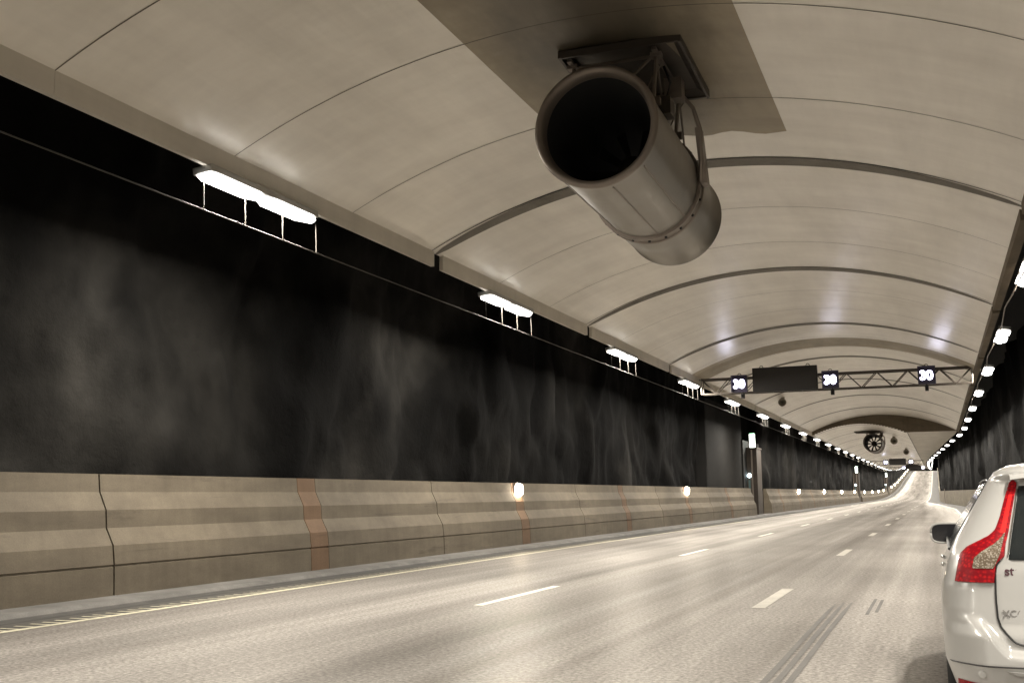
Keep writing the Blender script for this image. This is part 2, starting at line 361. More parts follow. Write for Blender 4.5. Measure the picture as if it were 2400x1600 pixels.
for y in rng(SB+4, 190, 5.2): MB().grid(lambda u, t: (XN+.02+u*(lamp_r(y)-.34-XN), y+(t-.5)*.03, FLAT-.004), [0, 1], [0, 1]).build('seam', MT['seam'], flat, fix=False)
MB().grid(lambda s, t: (XN-.03+.06*t, s, zr(s)+min(FLAT, vault_n(XN))-.03), s2, [0, 1]).build('edge_trim', MT['joint'], flat, fix=False)
bk = MB()
for a, b in zip(xs_w, xs_w[1:]):
    f = lambda x: (vault_n(x) if x <= XN else FLAT)
    bk.box(a, b, SB, SB+.25, min(f(a), f(b))-.01, max(vault(a), vault(b))+.02)
tag(bk.build('bulkhead_wall', MT['bulk']), 'dark crescent bulkhead wall where the wide white vault narrows', 'wall')
# fascia along both springings, notched at each joint
def fascia(x0, x1, a, b, ztop, zbot):
    return MB().box(x0, x1, a, b, zbot, ztop)
k = -6
while J0+JP*k < SB:
    a = J0+JP*k+(.25 if k >= 0 else .004); b = min(J0+JP*(k+1)-(.17 if k+1 >= 0 else .004), SB)
    fascia(XL-.03, XL+.05, a, b, vault(XL+.05)+.02, 6.19).build('fascia', MT['fascia'], ceil)
    fascia(XR-.04, XR+.14, a, b, vault(XR-.04)+.01, 6.12).build('fascia', MT['bulk'], ceil)
    k += 1
for a, b in zip(s2[:-1], s2[1:]):
    if a < 420:
        o = MB(); o.add([(x, y, zr(y)+z) for x, z in ((XL-.03, 6.19), (XL+.05, 6.19), (XL+.05, vault_n(XL)+.1), (XL-.03, vault_n(XL)+.1)) for y in (a, b)], [(0,1,3,2), (2,3,5,4), (4,5,7,6), (6,7,1,0)])
        o.build('fascia', MT['fascia'], ceil2)

# ------------------------------------------------------------------ tunnel lamps
def make_lamp(label, group):
    t = thing('tunnel_lamp', label, 'lamp', (0, 0, 0), group)
    MB().box(-.17, .17, -1.46, 1.46, .05, .16).build('housing', MT['lampbody'], t, bevel=.02)
    L = bpy.data.lights.new('lamp_light', 'AREA'); L.shape = 'RECTANGLE'; L.size = .29; L.size_y = 2.8; L.energy = LAMP; L.color = LAMPCOL; L.spread = math.radians(180)
    q = bpy.data.objects.new('lamp_light', L); COL.objects.link(q); q.parent = t; q.location = (0, 0, -.012)
    for s0, s1 in ((-1.50, -.01), (.01, 1.50)):
        # lozenge-ended diffuser, slightly bellied
        mb = MB(); ys = rng(s0, s1, .25); w = lambda y: .185*(1 - .55*max(0, (abs((y-(s0+s1)/2))/((s1-s0)/2)-.72)/.28))
        mb.grid(lambda y, u: ((u*2-1)*w(y), y, .03-.035*(1-(u*2-1)**2)), ys, [0, .25, .5, .75, 1]).build('diffuser', MT['lamp'], t, smooth=True, fix=False)
    return t
LL = 10.574
def lampname(side, i, first):
    if i < len(ORD): return f'{ORD[i]} white strip lamp from the camera in the {side} ceiling row'
    return f'tiny far white strip lamp where the {side} ceiling row runs together'
lamp0 = None
i = -4
while 14.0+LL*i < 560:
    y = 14.0+LL*i; lab = lampname('left', i, 0) if i >= 0 else 'white strip lamp of the left ceiling row behind the camera'
    L = (-9.63, y, zr(y)+6.03)
    if lamp0 is None: lamp0 = make_lamp(lab, 'strip lamps under the left ceiling edge'); lamp0.location = L; o = lamp0
    else: o = dup(lamp0, L, lab, 'strip lamps under the left ceiling edge')
    o.rotation_euler = (math.atan2(zr(y+1)-zr(y-1), 2), -.12, 0)
    i += 1
i = -4
while 26.28+LL*i < 560:
    y = 26.28+LL*i; j = i
    lab = lampname('right', j, 0) if j >= 0 else 'white strip lamp of the right ceiling row behind the camera'
    o = dup(lamp0, (lamp_r(y)+.05, y, zr(y)+6.16), lab, 'strip lamps under the right ceiling edge')
    o.rotation_euler = (-math.atan2(zr(y+1)-zr(y-1), 2), -.12, PI+math.atan2(-(lamp_r(y+1)-lamp_r(y-1)), 2))
    i += 1
# thin rail with hangers under the left lamps, one length per lamp bay
rl0 = None
for i in range(-1, 22):
    y = 14.0+LL*i
    lab = (f'thin steel rail on hangers below the {ORD[i]} left strip lamp' if 0 <= i < 20 else 'thin steel rail on hangers below a far left strip lamp' if i >= 20 else 'thin steel rail on hangers at the very left edge, nearest the camera')
    L = (-9.60, y, zr(y)+5.53)
    if rl0 is None:
        rl0 = thing('lamp_rail', lab, 'rail', L, 'rail lengths under the left lamps')
        MB().bar((0, -5.28, 0), (0, 5.28, 0), .012).build('rail', MT['rail'], rl0)
        for q in range(3, 7):
            yy = -1.45+1.02*(q-3); MB().bar((0, yy, -.02), (-.02, yy, .52), .008).build('hanger', MT['rail'], rl0)
    else: dup(rl0, L, lab, 'rail lengths under the left lamps')
# sagging cable along the right ceiling edge
pts = []
for q in range(0, 140):
    y = 12+q*.6; pts.append((1.93+.05*math.sin(q*.37), y, 6.05-.06*abs(math.sin(q*PI*.6/3.6))))
tag(MB().tube(pts, .018, 5).build('cable', MT['galvd'], smooth=True), 'thin pale cable sagging along the right ceiling edge beside the lamps', 'cable')

# ------------------------------------------------------------------ stepped concrete barrier, left
PROF = [(-11.20, -.02), (-11.22, .455), (-11.245, .462), (-11.245, .482), (-11.22, .489), (-11.255, .76), (-11.39, 1.01), (-11.41, 1.27), (-11.54, 1.535), (-11.57, 1.80), (-11.80, 1.80), (-11.80, -.02)]
P0, PP = 12.86, 11.38
def barrier_piece(name, a, b, m, label, cat, group):
    loc = (0, (a+b)/2, zr((a+b)/2)); ys = [a, b] if b < 205 else rng(a, b, 3)
    mb = MB(); n = len(PROF)
    vs = [(x, y-loc[1], z+zr(y)-loc[2]) for y in ys for x, z in PROF]
    fs = [(i*n+k, i*n+(k+1) % n, (i+1)*n+(k+1) % n, (i+1)*n+k) for i in range(len(ys)-1) for k in range(n)] + [tuple(range(n)), tuple(range((len(ys)-1)*n, len(ys)*n))]
    mb.add(vs, fs); o = mb.build(name, m, loc=loc); tag(o, label, cat, group); return o
GAPS = [(73.3, 80.4), (175.0, 181.5), (279, 284)]
np_, ni = 0, 0
k = -2
while P0+PP*k < 520:
    y = P0+PP*k
    for a, b, isin in ((y, y+5.37, 0), (y+5.37, y+6.01, 1), (y+6.01, y+PP, 0)):
        a += .009+.008*(not isin); b -= .009+.008*(not isin)
        for g0, g1 in GAPS:
            if a < g0 < b: b = g0
            elif a < g1 < b: a = g1
            elif g0 <= a and b <= g1: a = b
        if b-a < .12: continue
        if b < 3: lab = 'stepped beige concrete barrier panel just outside the left edge'
        if isin:
            if b > 3:
                lab = f'narrow reddish infill strip in the stepped barrier, {ORD[ni]} from the camera' if ni < 20 else 'tiny far reddish infill strip in the stepped barrier'; ni += 1
            else: continue
            barrier_piece('barrier_infill', a, b, MT['infill'], lab, 'barrier infill', 'reddish infill strips in the left barrier')
        else:
            if b > 3:
                lab = f'stepped beige concrete barrier panel, {ORD[np_]} from the left edge of the photo' if np_ < 20 else 'tiny far stepped concrete barrier panel on the climb'; np_ += 1
            barrier_piece('concrete_barrier', a, b, MT['barrier'], lab, 'barrier', 'stepped barrier panels along the left wall')
    k += 1
tag(MB().grid(lambda s, u: (-11.85+.24*0, s, zr(s)-.1+1.75*u), ss_far, [0, 1]).build('barrier_backing_wall', MT['groove'], fix=False), 'dark backing wall glimpsed through the joints of the stepped barrier', 'wall')
tag(MB().grid(lambda s, u: (-11.79-.8*u, s, zr(s)+1.70), ss_far, [0, 1]).build('barrier_ledge', MT['dark'], fix=False), kind='structure')
# round lamps on the barrier's top band
bl0 = None
for i in range(0, 23):
    y = 29.95+23.01*i
    if 74 < y < 80: continue
    lab = (f'round glowing lamp on the barrier top, {ORD[i]} from the camera' if i < 9 else 'far round lamp in the glowing string along the climbing barrier')
    L = (-11.545, y, zr(y)+1.60)
    if bl0 is None:
        bl0 = thing('barrier_lamp', lab, 'lamp', L, 'round lamps along the left barrier')
        MB().lathe([(0, -.03), (.215, -.03), (.215, .035), (.195, .05)], 20, 'x').build('housing', MT['galvd'], bl0)
        MB().lathe([(.19, .05), (.19, .12), (.165, .175), (.09, .21), (0, .215)], 20, 'x').build('glass', MT['bl'], bl0, smooth=True)
    else: dup(bl0, L, lab, 'round lamps along the left barrier')

# ------------------------------------------------------------------ plain barrier, right
y = -2.0; n = 0
while y < 520:
    L = 2.6 if y < 200 else 8.0
    a, b = y+.012, y+L-.012
    if bar_r(a) is not None:
        v = []
        for q in (a, b):
            x = bar_r(q); v += [(x, q, zr(q)-.3), (x+.03, q, zr(q)+1.6), (x+.3, q, zr(q)+1.6), (x+.3, q, zr(q)-.3)]
        o = MB().add(v, [(0,1,5,4), (1,2,6,5), (2,3,7,6), (3,0,4,7), (0,3,2,1), (4,5,6,7)]).build('concrete_barrier', MT['rconc'])
        vis = 92 < y < 155
        if vis: n += 1
        lab = (f'plain grey barrier panel on the right, {ORD[n-1]} beyond the white car' if vis and n <= 20 else
               'plain grey barrier panel on the right near the small post' if vis else 'plain grey barrier panel hidden behind the white car' if y <= 92 else 'far plain barrier panel along the right of the climb')
        tag(o, lab, 'barrier', 'plain barrier panels along the right wall')
    y += L
tag(MB().box(.70, .80, 150.2, 150.32, 0, 1.85).build('marker_post', MT['galvd'], bevel=.01), 'thin post standing against the right barrier where it bends', 'post')

# ------------------------------------------------------------------ jet fans
def make_fan(label, zc, ceilz, R=.86, L=5.05, far=False):
    t = thing('jet_fan', label, 'fan'); casing = MT['darkst' if far else 'galv']
    # outer silencer shell, with a rolled bellmouth at either end
    MB().lathe([(R*.985, .09), (R*.97, .25), (R*.97, 2.95)], 72).build('silencer_casing', casing, t, smooth=True)
    MB().lathe([(R*.97, 3.28), (R*.985, 4.0), (R*.985, L-.06), (R*1.0, L-.05), (R*1.0, L-.01), (R*.96, L)], 72).build('silencer_casing', casing, t, smooth=True)
    MB().lathe([(R*.985, .10), (R, .05), (R*.99, .0), (R*.94, -.02), (R*.88, .03), (R*.85, .16)], 72).build('inlet_rim', MT['darkst' if far else 'galvd'], t, smooth=True)
    MB().lathe([(R*.85, .16), (R*.82, .6), (R*.80, 2.4), (R*.80, 3.4), (R*.82, L-.2), (R*.96, L)], 72).build('bore', MT['dark'], t, smooth=True)
    fl = MB().lathe([(R*.97, 2.95), (R*1.025, 2.96), (R*1.025, 3.02)], 72); fl.lathe([(R*1.025, 3.02), (R*1.0, 3.03), (R*1.0, 3.20), (R*1.025, 3.21), (R*1.025, 3.27), (R*.97, 3.28)], 72)
    flo = fl.build('flange', MT['galvd'], t, smooth='auto')
    for q in range(20):
        a = 2*PI*q/20; p = Vector((R*1.0*math.cos(a), 3.115, R*1.0*math.sin(a))); d = Vector((math.cos(a), 0, math.sin(a)))
        MB().bar(p-d*.01, p+d*.03, .022, 6).build('bolt', MT['blk'], flo)
    MB().lathe([(0, 1.95), (.12, 1.97), (.22, 2.05), (.25, 2.2), (.25, 3.4), (.1, 3.7), (0, 3.75)], 24).build('hub', MT['darkst'], t, smooth=True)
    for q in range(10):
        a = 2*PI*q/10; r0, r1 = .24, R*.79
        mb = MB()
        def fn(u, v, a=a):
            r = r0+(r1-r0)*u; tw = .9-.45*u; w = .13+.06*u
            x, y_ = w*(v-.5)*math.cos(tw)*2*.5, w*(v-.5)*math.sin(tw)
            return (r*math.cos(a)-x*math.sin(a), 2.25+y_, r*math.sin(a)+x*math.cos(a))
        mb.grid(fn, [0, .25, .5, .75, 1], [0, .5, 1]); mb.build('blade', MT['blk'], t, smooth=True, fix=False)
    # seam straps along the casing
    for a in (-1.35, -.75, -2.2):
        MB().bar((R*.975*math.cos(a), .2, R*.975*math.sin(a)), (R*.975*math.cos(a), 2.9, R*.975*math.sin(a)), .012).build('seam_strap', MT['galvd'], t)
    H = ceilz-zc
    PX0, PX1 = (-1.6, 1.6) if far else (-.68, 1.06)
    pl = MB().add([(PX0, .62, H-.10), (PX1, .62, H-.12), (PX1, 2.84, H-.12), (PX0, 2.84, H-.10), (PX0+.14, .78, H-.02), (PX1-.14, .78, H-.03), (PX1-.14, 2.68, H-.03), (PX0+.14, 2.68, H-.02)], [(0,4,5,1), (1,5,6,2), (2,6,7,3), (3,7,4,0), (4,7,6,5)])
    pl.box(PX0-.02, PX0+.02, .60, 2.86, H-.13, H-.02); pl.box(PX1-.02, PX1+.02, .60, 2.86, H-.15, H-.02); pl.box(PX0+.021, PX1-.021, .60, .64, H-.135, H-.03); pl.box(PX0+.021, PX1-.021, 2.82, 2.86, H-.135, H-.03)
    pl.build('mounting_plate', MT['darkst'], t)
    for x in (-.56, .62):
        br = MB()
        br.box(x*1.05-.035, x*1.05+.035, .8, 2.75, H-.125, H-.075)
        for y_ in (1.0, 2.55):
            br.bar((x*1.05, y_, H-.09), (x*.95, y_, R*.70), .030)
            br.bar((x*1.05, y_, H-.09), (x*.08, y_+.02, R*1.0), .022)
            br.bar((x*1.05, y_, H-.10), (x*.95, y_+.7, R*.70), .016)
            br.box(x*1.05-.08, x*1.05+.08, y_-.07, y_+.07, H-.16, H-.10)
            br.box(x*.95-.10, x*.95+.10, y_-.05, y_+.05, R*.66, R*.66+.10)
        br.build('suspension_bracket', MT['galvd'], t)
    for y_ in (1.0, 2.55): MB().bar((-.60, y_, H-.14), (.66, y_, H-.14), .026).build('cross_bar', MT['galvd'], t)
    # lifting yoke and link on the right side
    yk = MB(); yk.box(.60, .86, 1.7, 1.95, H-.52, H-.2); yk.tube([(.80, 1.9, H-.4), (.93, 2.2, H-.52), (.97, 2.5, H-.75), (.93, 2.75, .25), (.88, 2.95, -.02)], .034, 6)
    yk.add([(.90, 2.45, H-.75), (.98, 2.45, H-.75), (.98, 2.95, -.05), (.88, 2.95, -.05), (.90, 2.75, H-.72), (.98, 2.75, H-.72), (.98, 3.2, -.05), (.88, 3.2, -.05)], [(0,1,2,3), (4,7,6,5), (0,4,5,1), (1,5,6,2), (2,6,7,3), (3,7,4,0)])
    yk.build('support_arm', MT['galvd'], t)
    for x, y_ in ((-.45, 2.6), (.45, 2.6), (.45, 1.0)):
        MB().tube([(x*1.5, y_+.2, H-.2), (x*1.25, y_+.12, H-.38), (x, y_, (R*R*.94-x*x)**.5)], .012, 5).build('safety_chain', MT['galvd'], t)
    MB().box(.50, .78, 1.25, 1.55, R*.60, R*.60+.26).build('terminal_box', MT['darkst'], t, bevel=.01)
    MB().tube([(.66, 1.4, R*.60+.2), (.78, 1.3, H-.45), (.70, 1.25, H-.2)], .02, 6).build('power_cable', MT['blk'], t, smooth=True)
    return t
f1 = make_fan('large near jet fan with dark open mouth under the brown ceiling patch', 6.32, vault(-4.0)); f1.location = (-4.0, 13.49, 6.32); f1.rotation_euler = (-.012, 0, .018)
f2 = make_fan('far small jet fan seen end on with pale gaps between dark blades', 5.95, vault_n(-5.4), R=.85, far=True); f2.location = (-5.30, 104.5, 5.95)

# ------------------------------------------------------------------ sign gantries
def text_obj(name, s, size, m, parent, loc, rot, extrude=.004, offset=0):
    cu = bpy.data.curves.new(name, 'FONT'); cu.body = s; cu.size = size; cu.extrude = extrude; cu.offset = offset
    o = bpy.data.objects.new(name, cu); COL.objects.link(o)
    dg = bpy.context.evaluated_depsgraph_get(); me = bpy.data.meshes.new_from_object(o.evaluated_get(dg))
    bpy.data.objects.remove(o); bpy.data.curves.remove(cu)
    me.materials.clear(); me.materials.append(m)
    o = bpy.data.objects.new(name, me); COL.objects.link(o); o.parent = parent; o.location = loc; o.rotation_euler = rot; return o
def speed_sign(x, y, z, label, group, w=.64):
    t = thing('speed_sign', label, 'speed sign', (x, y, z), group); h = w/2*1.13
    MB().box(-w/2, w/2, .0, .22, -h, h).build('box', MT['signbox'], t, bevel=.012)
    hd = MB(); hd.box(-w/2-.02, w/2+.02, -.12, .0, h-.02, h+.01); hd.box(-w/2-.02, -w/2, -.12, .0, -h, h-.021); hd.box(w/2, w/2+.02, -.12, .0, -h, h-.021); hd.build('hood', MT['signbox'], t)
    MB().tube([(.07*math.cos(a), .1, h+.03+.07*math.sin(a)) for a in [PI*q/8-.2 for q in range(10)]], .014, 6).build('lifting_eye', MT['blk'], t)
    text_obj('digits', '30', .50, MT['led'], t, (-.265, -.012, -.17), (PI/2, 0, 0), .004, .020)
    return t
def truss(y, x0, x1, z0, z1, label, group):
    t = thing('sign_gantry', label, 'gantry', ((x0+x1)/2, y, z0), group); cx = (x0+x1)/2; h = z1-z0; n = 18
    a, b = x0-cx, x1-cx; c = MB()
    for yy in (.0, .5): c.bar((a, yy, h), (b, yy, h), .042, 8); c.bar((a, yy, 0), (b, yy, 0), .030, 8)
    c.build('chord', MT['darkst'], t)
    d = MB()
    for q in range(n):
        xa, xb = a+(b-a)*q/n, a+(b-a)*(q+1)/n
        for yy in (.0, .5): d.bar((xa, yy, h if q % 2 == 0 else 0), (xb, yy, 0 if q % 2 == 0 else h), .018)
        d.bar((xa, 0, h), (xb if q % 2 else xa, .5, h), .014); d.bar((xa, 0, 0), (xa, .5, 0), .014)
    d.build('diagonal', MT['darkst'], t)
    for xx in (a, b):
        e = MB(); e.bar((xx, 0, 0), (xx, 0, h), .026); e.bar((xx, .5, 0), (xx, .5, h), .026); e.bar((xx, 0, 0), (xx, .5, 0), .026)
        sg = 1 if xx > 0 else -1; e.bar((xx, .25, h), (xx+sg*.35, .25, h+.05), .04); e.box(xx+sg*.33-.02, xx+sg*.33+.02, .1, .4, h-.15, h+.25)
        e.build('end_frame', MT['galv'], t)
    return t
def board(xa, xb, y, za, zb, label):
    w, h = (xb-xa)/2, (zb-za)/2; t = thing('message_board', label, 'sign', ((xa+xb)/2, y, (za+zb)/2), 'unlit message boards')
    MB().box(-w, w, .03, .30, -h, h).build('cabinet', MT['blk'], t, bevel=.015); MB().box(-w+.05, w-.05, .015, .04, -h+.05, h-.05).build('display_face', MT['signface'], t)
    for x in (-w*.72, w*.72): MB().tube([(x+.07*math.cos(a), .15, h+.02+.07*math.sin(a)) for a in [PI*q/8-.2 for q in range(10)]], .016, 6).build('lifting_eye', MT['blk'], t)
    return t
def camera_box(x, y, z, label):
    t = thing('traffic_camera', label, 'camera', (x, y, z), 'small cameras under the gantry')
    MB().box(-.07, .07, -.1, .12, -.26, -.04).build('housing', MT['blk'], t, bevel=.015); MB().bar((0, 0, -.05), (0, 0, .06), .03).build('bracket', MT['blk'], t)
    MB().lathe([(.05, -.14), (.05, -.1), (0, -.1)], 12, 'y', (0, 0, -.15)).build('lens', MT['blk'], t); return t
truss(47.25, -9.42, 1.56, 5.76, 6.40, 'near steel lattice gantry crossing under the vault with lit speed signs', 'sign gantries')
g = 'lit speed signs on the near gantry'
speed_sign(-7.71, 46.95, 6.11, 'lit 30 speed sign left of the near black message board', g)
speed_sign(-3.92, 46.95, 6.11, 'lit 30 speed sign right of the near black message board', g)
speed_sign(-.15, 46.95, 6.11, 'lit 30 speed sign alone near the right end of the near gantry', g)
board(-7.14, -4.45, 46.9, 5.73, 6.76, 'wide black unlit message board on the near gantry between two speed signs')
camera_box(-7.58, 47.0, 5.74, 'small black camera hanging under the leftmost near speed sign')
camera_box(-3.86, 47.0, 5.74, 'small black camera hanging under the near speed sign right of the board')
camera_box(-.17, 47.0, 5.74, 'small black camera hanging under the speed sign at the right end')
truss(175.3, -9.4, -2.15, 5.60, 6.20, 'far thin gantry carrying a small black board beyond the far fan', 'sign gantries')
g = 'tiny far lit speed signs'
speed_sign(-7.15, 175, 6.0, 'tiny far lit speed sign left of the far small black board', g)
speed_sign(-3.55, 175, 6.0, 'tiny far lit speed sign right of the far small black board', g)
board(-6.70, -4.27, 174.9, 5.54, 6.52, 'small far black message board below the far jet fan')
zz = zr(230)
truss(230.3, -9.4, -2.15, 5.75+zz, 6.4+zz, 'farthest dim gantry just under the crest of the road', 'sign gantries')
speed_sign(-6.1, 230, 6.25+zz, 'tiny lit speed sign left of the farthest purple black board', g)
speed_sign(-2.5, 230, 6.2+zz, 'tiny lit speed sign right of the farthest purple black board', g)
board(-5.7, -2.95, 229.9, 5.9+zz, 6.95+zz, 'farthest purple black message board at the top of the road')

# loudspeaker horns under the vault
def horn(x, y, z, label, s=1.0):
    t = thing('loudspeaker', label, 'loudspeaker', (x, y, z), 'loudspeaker horns on the ceiling')
    MB().lathe([(.30*s, -.45*s), (.28*s, -.44*s), (.16*s, -.2*s), (.10*s, 0), (.11*s, .2*s), (0, .22*s)], 20, 'y', (0, 0, -.36*s)).build('horn', MT['horn'], t, smooth=True)
    MB().box(-.12*s, .12*s, -.12*s, .2*s, -.14*s, .12).build('bracket', MT['horn'], t, bevel=.01); return t
horn(-8.25, 65.6, vault(-8.25)-.02, 'beige ceiling loudspeaker hanging below the near black message board', .8)
horn(-3.72, 113, vault_n(-3.72)-.02, 'dark round loudspeaker right of the far jet fan', 1.15)
horn(-3.35, 142, vault_n(-3.35)-.02, 'tiny dark loudspeaker high above the far black board', 1.1)

# ------------------------------------------------------------------ emergency booths in the barrier gaps
def booth(y, label, grp, slabel):
    z = zr(y); t = thing('emergency_booth', label, 'booth', (-11.3, y, z), grp)
    b = MB(); b.box(-.85, -.02, 1.6, 3.6, .0, 4.45); b.box(-.9, .03, 1.5, 3.7, 4.45, 4.55); b.build('housing', MT['booth'], t)
    MB().box(-.78, -.40, 1.55, 1.60, .12, 2.3).build('door', MT['darkst'], t)
    MB().box(-.62, -.48, 1.52, 1.548, .15, 2.35).build('glass_strip', MT['teal'], t)
    f = MB(); f.box(-.38, -.30, 1.45, 1.6, 0, 4.4); f.box(-.85, -.80, 1.45, 1.6, 0, 4.4); f.build('door_frame', MT['galvd'], t)
    MB().lathe([(0, -.05), (.10, -.04), (.13, 0), (.13, .06)], 16, 'y', (-.55, 1.5, 2.66)).build('call_lamp', MT['sos'], t, smooth=True)
    s = thing('exit_sign', slabel, 'exit sign', (-11.62, y+1.9, z+5.05), 'lit exit signs above the booths')
    MB().box(-.17, .17, -.10, .10, -.50, .42).build('sign_face', MT['exitsign'], s, bevel=.02); MB().box(-.165, .165, -.095, .095, .424, .48).build('green_band', MT['exitgreen'], s); MB().box(-.03, .03, -.03, .03, -.60, -.504).build('mount', MT['blk'], s)
    # recess behind the booth: smooth boarded wall up to it
    return t
booth(73.2, 'rusty brown emergency booth nearest, standing in the first gap of the barrier', 'emergency booths in the barrier gaps', 'lit white exit sign box on top of the nearest brown booth')
booth(175.2, 'rusty brown emergency booth second along, small and far', 'emergency booths in the barrier gaps', 'small lit white exit sign on the second booth along')
booth(280, 'rusty brown emergency booth third along, tiny where the road climbs', 'emergency booths in the barrier gaps', 'tiny lit white exit sign on the third booth')
bw = MB(); bw.grid(lambda s, z: (-12.1+.012*math.sin(s*42), s, z), rng(61.5, 73.5, .05), [1.7, 3.4, 5.2, 6.9]); bw.box(-13.6, -12.115, 61.4, 61.5, 1.0, 6.9)
tag(bw.build('boarded_wall', MT['board'], fix=False), 'smooth dark boarded wall stretch left of the nearest emergency booth', 'wall')
tag(MB().box(-12.3, -12.0, 73.4, 80.6, 0, 5.0).build('niche_wall', MT['board']), 'dark back wall of the niche behind the nearest emergency booth', 'wall')

# ------------------------------------------------------------------ the white car
CARX, CARY = .90, 6.70
WZ = [(.20,.82),(.30,.87),(.45,.917),(.55,.920),(.74,.924),(.85,.915),(1.0,.868),(1.05,.850),(1.12,.815),(1.25,.735),(1.47,.600),(1.52,.565),(1.555,.49),(1.575,.38),(1.585,.20)]
Y0 = [(.20,.10),(.30,.03),(.45,0),(.60,.02),(.66,.05),(.8,.075),(.95,.10),(1.04,.13),(1.46,.47),(1.50,.42),(1.54,.46),(1.57,.65),(1.585,1.1)]
Y1 = [(.20,4.3),(.45,4.42),(.70,4.38),(.85,4.25),(.92,3.9),(.98,3.3),(1.02,3.1),(1.25,2.72),(1.47,2.25),(1.54,1.95),(1.585,1.5)]
RX, RY, BOW = .20, .26, .05
def ridge(x):                                          # the sculpted shoulder of the bumper, falling towards the plate
    return lerp([(.50, .51), (.587, .517), (.629, .559), (.684, .634), (.727, .68), (.80, .70)], abs(x))
def yrear(x, z):
    w = lerp(WZ, z); x = min(abs(x), w); e = w-RX
    y = lerp(Y0, z) + BOW*(x/w)**2
    if x > e: y += RY*(1-math.sqrt(max(0, 1-((x-e)/RX)**2)))
    k = smooth01((.84-x)/.16)
    return y - .055*k*smooth01((ridge(x)-z)/.05+.5)*smooth01((z-.2)/.15)
def contour(z):
    w = lerp(WZ, z); e = w-RX; pts = []
    y1 = lerp(Y1, z)
    for i in range(121): pts.append((e*(-1+2*i/120), None))
    for i in range(1, 9): a = PI/2*i/8; pts.append((e+RX*math.sin(a), None))
    out = [(x, yrear(x, z)) for x, _ in pts]
    ys = out[-1][1]
    for i in range(1, 13): out.append((w - .03*(i/12)**2*(1 if z < 1 else 1.5), ys+(y1-.45-ys)*i/12))
    xf = out[-1][0]
    for i in range(1, 9): a = PI/2*i/8; out.append((xf-.45*(1-math.cos(a)), y1-.45+.45*math.sin(a)))
    right = out[121:]; left = [(-x, y) for x, y in right[::-1]]
    return out + left[:]                               # rear left..right, right flank, front, left flank
car = thing('car', 'white estate car cut by the right edge, seen from behind', 'car', (CARX, CARY, 0))
M_car = mat('white_car_paint', (.37,.365,.35), .30, coat=.6); M_glass = mat('car_window_glass', (.012,.015,.016), .06, spec=.6)
M_sglass = mat('side_window_glass', (.016,.018,.019), .12, spec=.12)
M_sglass.node_tree.nodes['Principled BSDF'].inputs['IOR'].default_value = 1.12
M_red = mat('red_lamp_plastic', (.34,.006,.01), .45, spec=.12); M_redhot = mat('red_lamp_bright', (.65,.015,.015), .25, spec=.4, emit=(1, .03, .02), es=.35); M_clear = mat('clear_lamp_plastic', (.55,.50,.43), .15, coat=.5)
t_ = NT(M_red); tc = t_.n('ShaderNodeTexCoord'); vz = t_.n('ShaderNodeTexVoronoi'); vz.inputs['Scale'].default_value = 48; t_.l(tc.outputs['Object'], vz.inputs['Vector'])
t_.l(t_.ramp(vz.outputs['Distance'], [(.05, (.42,.008,.010)), (.55, (.17,.002,.006))]), t_.b.inputs['Base Color']); t_.l(t_.bump(vz.outputs['Distance'], .15, .006), t_.b.inputs['Normal'])
t_ = NT(M_clear); tc = t_.n('ShaderNodeTexCoord'); wv = t_.n('ShaderNodeTexVoronoi'); wv.distance = 'CHEBYCHEV'; wv.inputs['Scale'].default_value = 95; t_.l(tc.outputs['Object'], wv.inputs['Vector'])
t_.l(t_.ramp(wv.outputs['Distance'], [(.12, (.34,.30,.25)), (.50, (.11,.085,.06))]), t_.b.inputs['Base Color'])
M_trim = mat('black_trim', (.012,.012,.012), .45); M_tyre = mat('tyre_rubber', (.018,.018,.018), .85); M_chrome = mat('chrome', (.8,.8,.78), .15, 1); M_mirror = mat('mirror_glass', (.02,.02,.022), .04, 0, .6)
M_badge = mat('badge_metal', (.20,.19,.18), .4, .3); M_letter = mat('sticker_ink', (.05,.012,.02), .5)
zs = [.20+.012*i for i in range(0, 34)] + [.60+.01*i for i in range(1, 16)] + [.75+.02*i for i in range(1, 36)] + [1.465, 1.48, 1.50, 1.52, 1.54, 1.555, 1.565, 1.575, 1.582, 1.585]
rows = [contour(z) for z in zs]; nc = len(rows[0])
bm_ = MB(); bm_.add([(x, y, z) for z, r in zip(zs, rows) for x, y in r], [(i*nc+j, i*nc+(j+1) % nc, (i+1)*nc+(j+1) % nc, (i+1)*nc+j) for i in range(len(zs)-1) for j in range(nc)] + [tuple((len(zs)-1)*nc+j for j in range(nc)), tuple(range(nc))[::-1]])
bm_.build('body', M_car, car, smooth=True)
def sub(tab, n):
    z0, z1 = tab[0][0], tab[-1][0]; return [z0+(z1-z0)*i/n for i in range(n+1)]
def rear_patch(lt, rtb, z0, z1, off, nz=36, nx=10, flip=1):
    """a shell on the rear of the body between two edge curves x(z), standing off the paint with a closed rim"""
    mb = MB()
    def fn(u, v):
        z = z0+(z1-z0)*u; a, b = lerp(lt, z), lerp(rtb, z); x = a+(b-a)*v
        rim = .0 if (u in (0, 1) or v in (0, 1)) else 1
        return (flip*x, yrear(x, z) - (off if rim else -.004), z)
    U = [0, .004]+[i/nz for i in range(1, nz)]+[.996, 1]; V = [0, .03]+[i/nx for i in range(1, nx)]+[.97, 1]
    return mb.grid(fn, U, V)
TO = [(.887,-.845),(.958,-.828),(1.042,-.806),(1.081,-.767),(1.095,-.742),(1.121,-.692),(1.147,-.642),(1.18,-.607),(1.248,-.576),(1.334,-.546),(1.413,-.516),(1.453,-.499),(1.466,-.485)]
